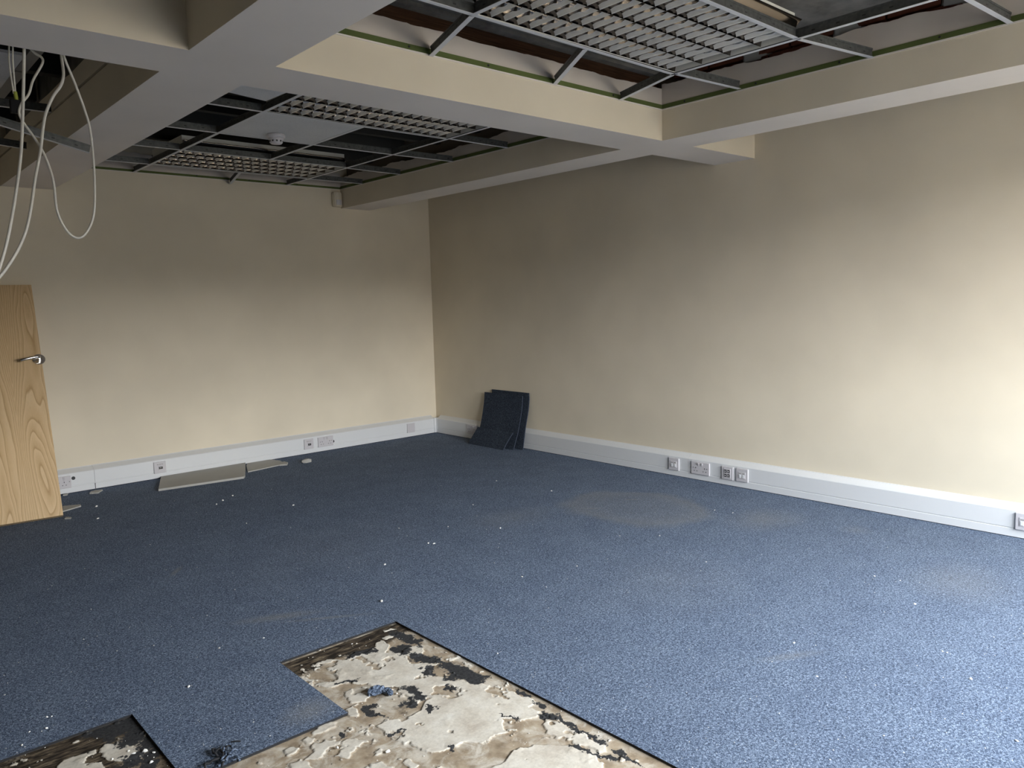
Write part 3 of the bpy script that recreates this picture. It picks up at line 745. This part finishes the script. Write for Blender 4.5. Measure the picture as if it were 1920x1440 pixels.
# ------------------------------------------------------------------ leaning door
DT = .044
dd = Vector((1, -.10, 0)).normalized(); e0 = Vector((.110, .690, 1.455))
ev = (e0-dd*e0.dot(dd)); DLEN = ev.length; ev.normalize(); nn = ev.cross(dd).normalized()
if nn.y > 0: nn = -nn
W_ = .80
do = bpy.data.objects.new('oak_door', None); COL.objects.link(do)
base = Vector((1.042, 5.407, .019))
Mx = Matrix(((dd.x, -nn.x, ev.x, base.x), (dd.y, -nn.y, ev.y, base.y), (dd.z, -nn.z, ev.z, base.z), (0, 0, 0, 1)))
do.matrix_world = Mx; tag(do, 'oak veneered door leaf leaning against the back wall at the left', 'door')
dp = B('door_leaf', -W_, 0, 0, DT, 0, DLEN, M_wood, do, .0015)
def on_door(px, py):
    o = base; d = (px-960)/FPX*RT-(py-720)/FPX*UP+FW; t = (o-CAM).dot(nn)/d.dot(nn); q = CAM+t*d-o
    return q.dot(dd), q.dot(ev)
hx, hz = on_door(73, 674.6)
lx, lz = on_door(38, 681.5)
bm = bmesh.new(); cyl(bm, (0, -.005, 0), .036, .010, 1, 28); cyl(bm, (0, -.024, 0), .014, .034, 1, 18)
hd = bm_obj('door_handle', bm, M_chrome, do); hd.location = (hx, 0, hz)
tube('lever', [(0, -.008, 0), (0, -.040, 0), (-.006, -.052, -.001), (-.03, -.056, (lz-hz)*.25), ((lx-hx)*.7, -.056, (lz-hz)*.7), (lx-hx, -.052, lz-hz)], .0105, M_chrome, hd, 12)
B('latch', -.002, .004, .010, .030, on_door(94, 673.6)[1]-.012, on_door(94, 673.6)[1]+.012, M_dark, do, .001)

# ------------------------------------------------------------------ leaning carpet tiles
def curve_sheet(name, label, y0, y1, prof, th, skew=0.):
    """prof: list of (x,z) for the front face from bottom to top; extruded along y"""
    n = len(prof); P = []
    for i in range(n-1):
        p0 = prof[max(i-1, 0)]; p1 = prof[i]; p2 = prof[i+1]; p3 = prof[min(i+2, n-1)]
        for j in range(6):
            t = j/6; P.append(tuple(.5*((2*p1[c])+(p2[c]-p0[c])*t+(2*p0[c]-5*p1[c]+4*p2[c]-p3[c])*t*t+(-p0[c]+3*p1[c]-3*p2[c]+p3[c])*t**3) for c in (0, 1)))
    P.append(prof[-1]); bm = bmesh.new(); F_, Bk = [], []; m_ = 6
    for i, (x_, z_) in enumerate(P):
        a = P[max(i-1, 0)]; b = P[min(i+1, len(P)-1)]; tx, tz = b[0]-a[0], b[1]-a[1]; l_ = math.hypot(tx, tz); nx_, nz_ = tz/l_, -tx/l_
        k = i/(len(P)-1)
        F_.append([bm.verts.new((x_, y0+(y1-y0)*c/m_+skew*k, z_)) for c in range(m_+1)])
        Bk.append([bm.verts.new((x_+nx_*th, y0+(y1-y0)*c/m_+skew*k, z_+nz_*th)) for c in range(m_+1)])
    def f(vs, mi): bm.faces.new(vs).material_index = mi
    for i in range(len(P)-1):
        for c in range(m_):
            f((F_[i][c], F_[i][c+1], F_[i+1][c+1], F_[i+1][c]), 0); f((Bk[i][c], Bk[i+1][c], Bk[i+1][c+1], Bk[i][c+1]), 1)
        f((F_[i][0], F_[i+1][0], Bk[i+1][0], Bk[i][0]), 1); f((F_[i][m_], Bk[i][m_], Bk[i+1][m_], F_[i+1][m_]), 1)
    for c in range(m_):
        f((F_[0][c], Bk[0][c], Bk[0][c+1], F_[0][c+1]), 1); f((F_[-1][c], F_[-1][c+1], Bk[-1][c+1], Bk[-1][c]), 1)
    o = bm_obj(name, bm, [M_carpet2, M_cut], None, False); return tag(o, label, 'carpet tile')
zf = .0
curve_sheet('loose_carpet_tile', 'navy carpet tile at the back of the leaning stack, offset to the right', 4.800, 5.290,
            [(4.405, zf+.002), (4.425, .10), (4.446, .20), (4.478, .32), (4.494, .42), (4.494, .483)], .007)
curve_sheet('loose_carpet_tile', 'curved navy carpet tile standing in front in the leaning stack by the corner', 4.862, 5.372,
            [(4.352, zf+.002), (4.380, .07), (4.415, .16), (4.448, .28), (4.468, .38), (4.476, .455)], .007)
curve_sheet('loose_carpet_tile', 'short cut navy carpet piece lying low against the leaning stack', 4.925, 5.40,
            [(4.290, zf+.002), (4.318, .05), (4.352, .10), (4.383, .145)], .007, -.03)

# ------------------------------------------------------------------ broken ceiling board and plaster debris
def slab_from_px(name, label, pts, z0, z1, m, cat='debris', group=None, jag=0.):
    bm = bmesh.new(); P = []
    n = len(pts)
    for i in range(n):
        a = at(*pts[i], 2, z1); b = at(*pts[(i+1) % n], 2, z1)
        P.append((a.x, a.y))
        if jag:
            for t in (.25, .5, .75): P.append((a.x+(b.x-a.x)*t+rng.uniform(-jag, jag), a.y+(b.y-a.y)*t+rng.uniform(-jag, jag)))
    P = [(x_, min(y_, YB-.066)) for x_, y_ in P]
    prism(bm, P, 2, z0, z1); return tag(bm_obj(name, bm, m), label, cat, group)
Zc = .0005
bmx = bmesh.new()
o = slab_from_px('broken_board', 'long broken grey ceiling board lying along the back wall trunking', [(297, 917), (457, 893.5), (459.5, 891), (458, 866.5), (297, 891)], Zc, .016, M_tileb, 'board')
slab_from_px('broken_board', 'thinner torn board piece at the right end of the long broken board', [(465, 884), (526, 871), (531, 866), (523, 863), (503, 861), (480, 863), (463, 866), (463, 876)], Zc, .008, M_tileb, 'board', jag=.004)
slab_from_px('board_fragment', 'pale torn fragment touching the tip of the broken board', [(524, 871), (538, 870), (540, 867), (532, 865), (526, 868)], Zc, .012, M_tileb, 'debris', jag=.003)
slab_from_px('board_fragment', 'pointed pale board fragment beside the foot of the door', [(118, 958), (132, 954), (152, 948), (151, 945.5), (140, 946.5), (118, 948.5)], Zc, .008, M_tileb, 'debris')
slab_from_px('board_fragment', 'small pale fragment under the trunking joint right of the door', [(168, 924), (183, 923), (192, 918), (191, 917.5), (178, 919), (170, 921)], Zc, .010, M_tileb, 'debris', jag=.003)
slab_from_px('board_fragment', 'tiny pale fragment tucked between the door edge and the trunking', [(118, 928), (126, 927), (128, 924.5), (118, 925)], Zc, .008, M_tileb, 'debris')
slab_from_px('board_fragment', 'small flat flake on the carpet just right of the door foot', [(121, 972), (133, 971.5), (134, 969.5), (124, 969)], Zc, .006, M_tileb, 'debris')
def lump(name, label, cat, px, py, sx, sy, sz, m, group=None, seed=0, sub=2, amp=.35, rz=0, zc=0.):
    p = at(px, py, 2, 0); bm = bmesh.new(); bmesh.ops.create_icosphere(bm, subdivisions=sub, radius=1)
    r_ = np.random.RandomState(seed+11)
    for v in bm.verts:
        k = 1+r_.uniform(-amp, amp); v.co = Vector((v.co.x*k*sx, v.co.y*k*sy, max(v.co.z, -.35)*k*sz))
    mn = min(v.co.z for v in bm.verts)
    for v in bm.verts: v.co.z -= mn-.0002
    o = bm_obj(name, bm, m); o.location = (p.x, p.y, zc); o.rotation_euler = (0, 0, rz)
    return tag(o, label, cat, group)
lump('plaster_lump', 'domed grey plaster lump on the carpet right of the broken board', 'debris', 575, 867, .045, .028, .022, M_tileb, seed=3, amp=.2)
CH = [(722,1059,.011),(716,1128,.013),(803,1019,.010),(814,1020,.010),(938,991,.010),(550,948,.014),(933,1226,.007),(1640,1081,.008),(1688,1089,.006),(1767,1222,.008),(1820,1274,.010),(1907,1390,.008),(1489,1206,.009),(1532,1269,.007),(1657,1380,.005),(840,988,.007),(748,991,.009),(931,902,.008),(1034,921,.008),(354,1288,.010),(411,1216,.008),(418,939,.014),(406,946,.012),(436,930,.012),(181,950,.013),(183,973,.013),(462,982,.010),(88,1345,.006),(97,1344,.005),(55,1373,.006),(87,1366,.007),(41,1398,.007),(1715,1133,.010),(1024,1101,.006),(979,1082,.009),(1324,1054,.006),(1237,1005,.007),(1162,1005,.006),(1082,1062,.007),(494,1197,.006),(660,1208,.006),(1776,1224,.005),(887,947,.008),(1340,957,.007),(1374,962,.006)]
for k, (px, py, s_) in enumerate(CH):
    lump('plaster_chip', 'small white plaster chip lying loose on the blue carpet', 'debris', px, py, s_*rng.uniform(.5, .8), s_*rng.uniform(.35, .55), s_*.45, M_chip, 'white plaster chips scattered on the carpet', 40+k, 1, .3, rng.uniform(0, 3))
for k, (px, py, s_, zc) in enumerate([(727,1407,.010,-.005),(632,1400,.011,-.005),(744,1298,.007,-.006),(271,1404,.011,-.008),(283,1425,.009,-.008),(240,1405,.009,-.008),(251,1409,.009,-.008),(210,1420,.008,-.008),(288,1407,.007,-.008)]):
    lump('plaster_chip', 'pale plaster chip lying on the exposed subfloor', 'debris', px, py, s_*.75, s_*.5, s_*.45, M_chip, 'plaster chips on the exposed subfloor', 140+k, 1, .3, rng.uniform(0, 3), zc)
# fine crumbs nobody could count
bm = bmesh.new()
for k in range(950):
    while True:
        px = rng.uniform(0, 1920); py = 850+590*rng.rand()**.8
        p = at(px, py, 2, 0)
        if XL < p.x < XR-.07 and p.y < YB-.08 and not (1.6 < p.x < 2.95 and p.y > 5.5): break
    z_ = 0.
    i_ = int(math.floor((T0-p.x)/PX)); j_ = int(math.floor((TY-p.y)/PY))
    if exposed(i_, j_): z_ = -.0075
    s_ = .0008+.0018*rng.rand()**2.2*(1+.3*(p.y > 3))
    r_ = bmesh.ops.create_icosphere(bm, subdivisions=1, radius=1)
    a = rng.uniform(0, 3.1); ca, sa = math.cos(a), math.sin(a); el = rng.uniform(.5, 1)
    for v in r_['verts']:
        q = Vector((v.co.x*s_, v.co.y*s_*el, (v.co.z*.5+.45)*s_))*(1+rng.uniform(-.2, .2))
        v.co = Vector((p.x+q.x*ca-q.y*sa, p.y+q.x*sa+q.y*ca, z_+q.z))
tag(bm_obj('plaster_crumbs', bm, M_chip), 'fine white plaster crumbs sprinkled over the whole carpet', 'crumbs', kind='stuff')
# torn scraps of carpet fluff
M_fluff = m_carpet('carpet_fluff', False, .8)
lump('carpet_scrap', 'blue-grey torn carpet scrap on the cream scraped patch', 'carpet scrap', 706, 1297, .030, .016, .018, M_fluff, None, 5, 3, .16, -.2, -.006)
o = bpy.data.objects['carpet_scrap']
for k, (dx, dy, sx, sy) in enumerate(((.030, -.016, .014, .013), (.034, -.034, .010, .014), (.018, -.006, .016, .010))):
    bm = bmesh.new(); bmesh.ops.create_icosphere(bm, subdivisions=3, radius=1)
    for v in bm.verts:
        kk = 1+rng.uniform(-.16, .16); v.co = Vector((dx+v.co.x*sx*kk, dy+v.co.y*sy*kk, .009+v.co.z*.009*kk))
    bm_obj('tuft', bm, M_fluff, o)
sc_ = empty('carpet_scrap', at(424, 1420, 2, 0)); tag(sc_, 'dark tangle of torn carpet backing at the bottom edge of the photo', 'carpet scrap')
for k in range(13):
    pts = []; a = rng.uniform(0, 6.28); c = Vector((rng.uniform(-.02, .02), rng.uniform(-.014, .014), .006))
    for j in range(6):
        a += rng.uniform(-1.1, 1.1); c = c+Vector((math.cos(a)*.012, math.sin(a)*.009, 0)); pts.append(Vector((c.x, c.y, .005+abs(math.sin(j*1.3+k))*.010)))
    tube('strand', pts, rng.uniform(.0020, .0038), M_fluff if k % 3 else M_edge, sc_, 6, 3)
p = at(443, 1393, 2, 0); sl = tube('carpet_thread', [(p.x-.010, p.y+.010, .003), (p.x, p.y+.002, .005), (p.x+.012, p.y-.004, .0025)], .0022, M_edge)
tag(sl, 'short black thread on the carpet above the dark tangle', 'thread')
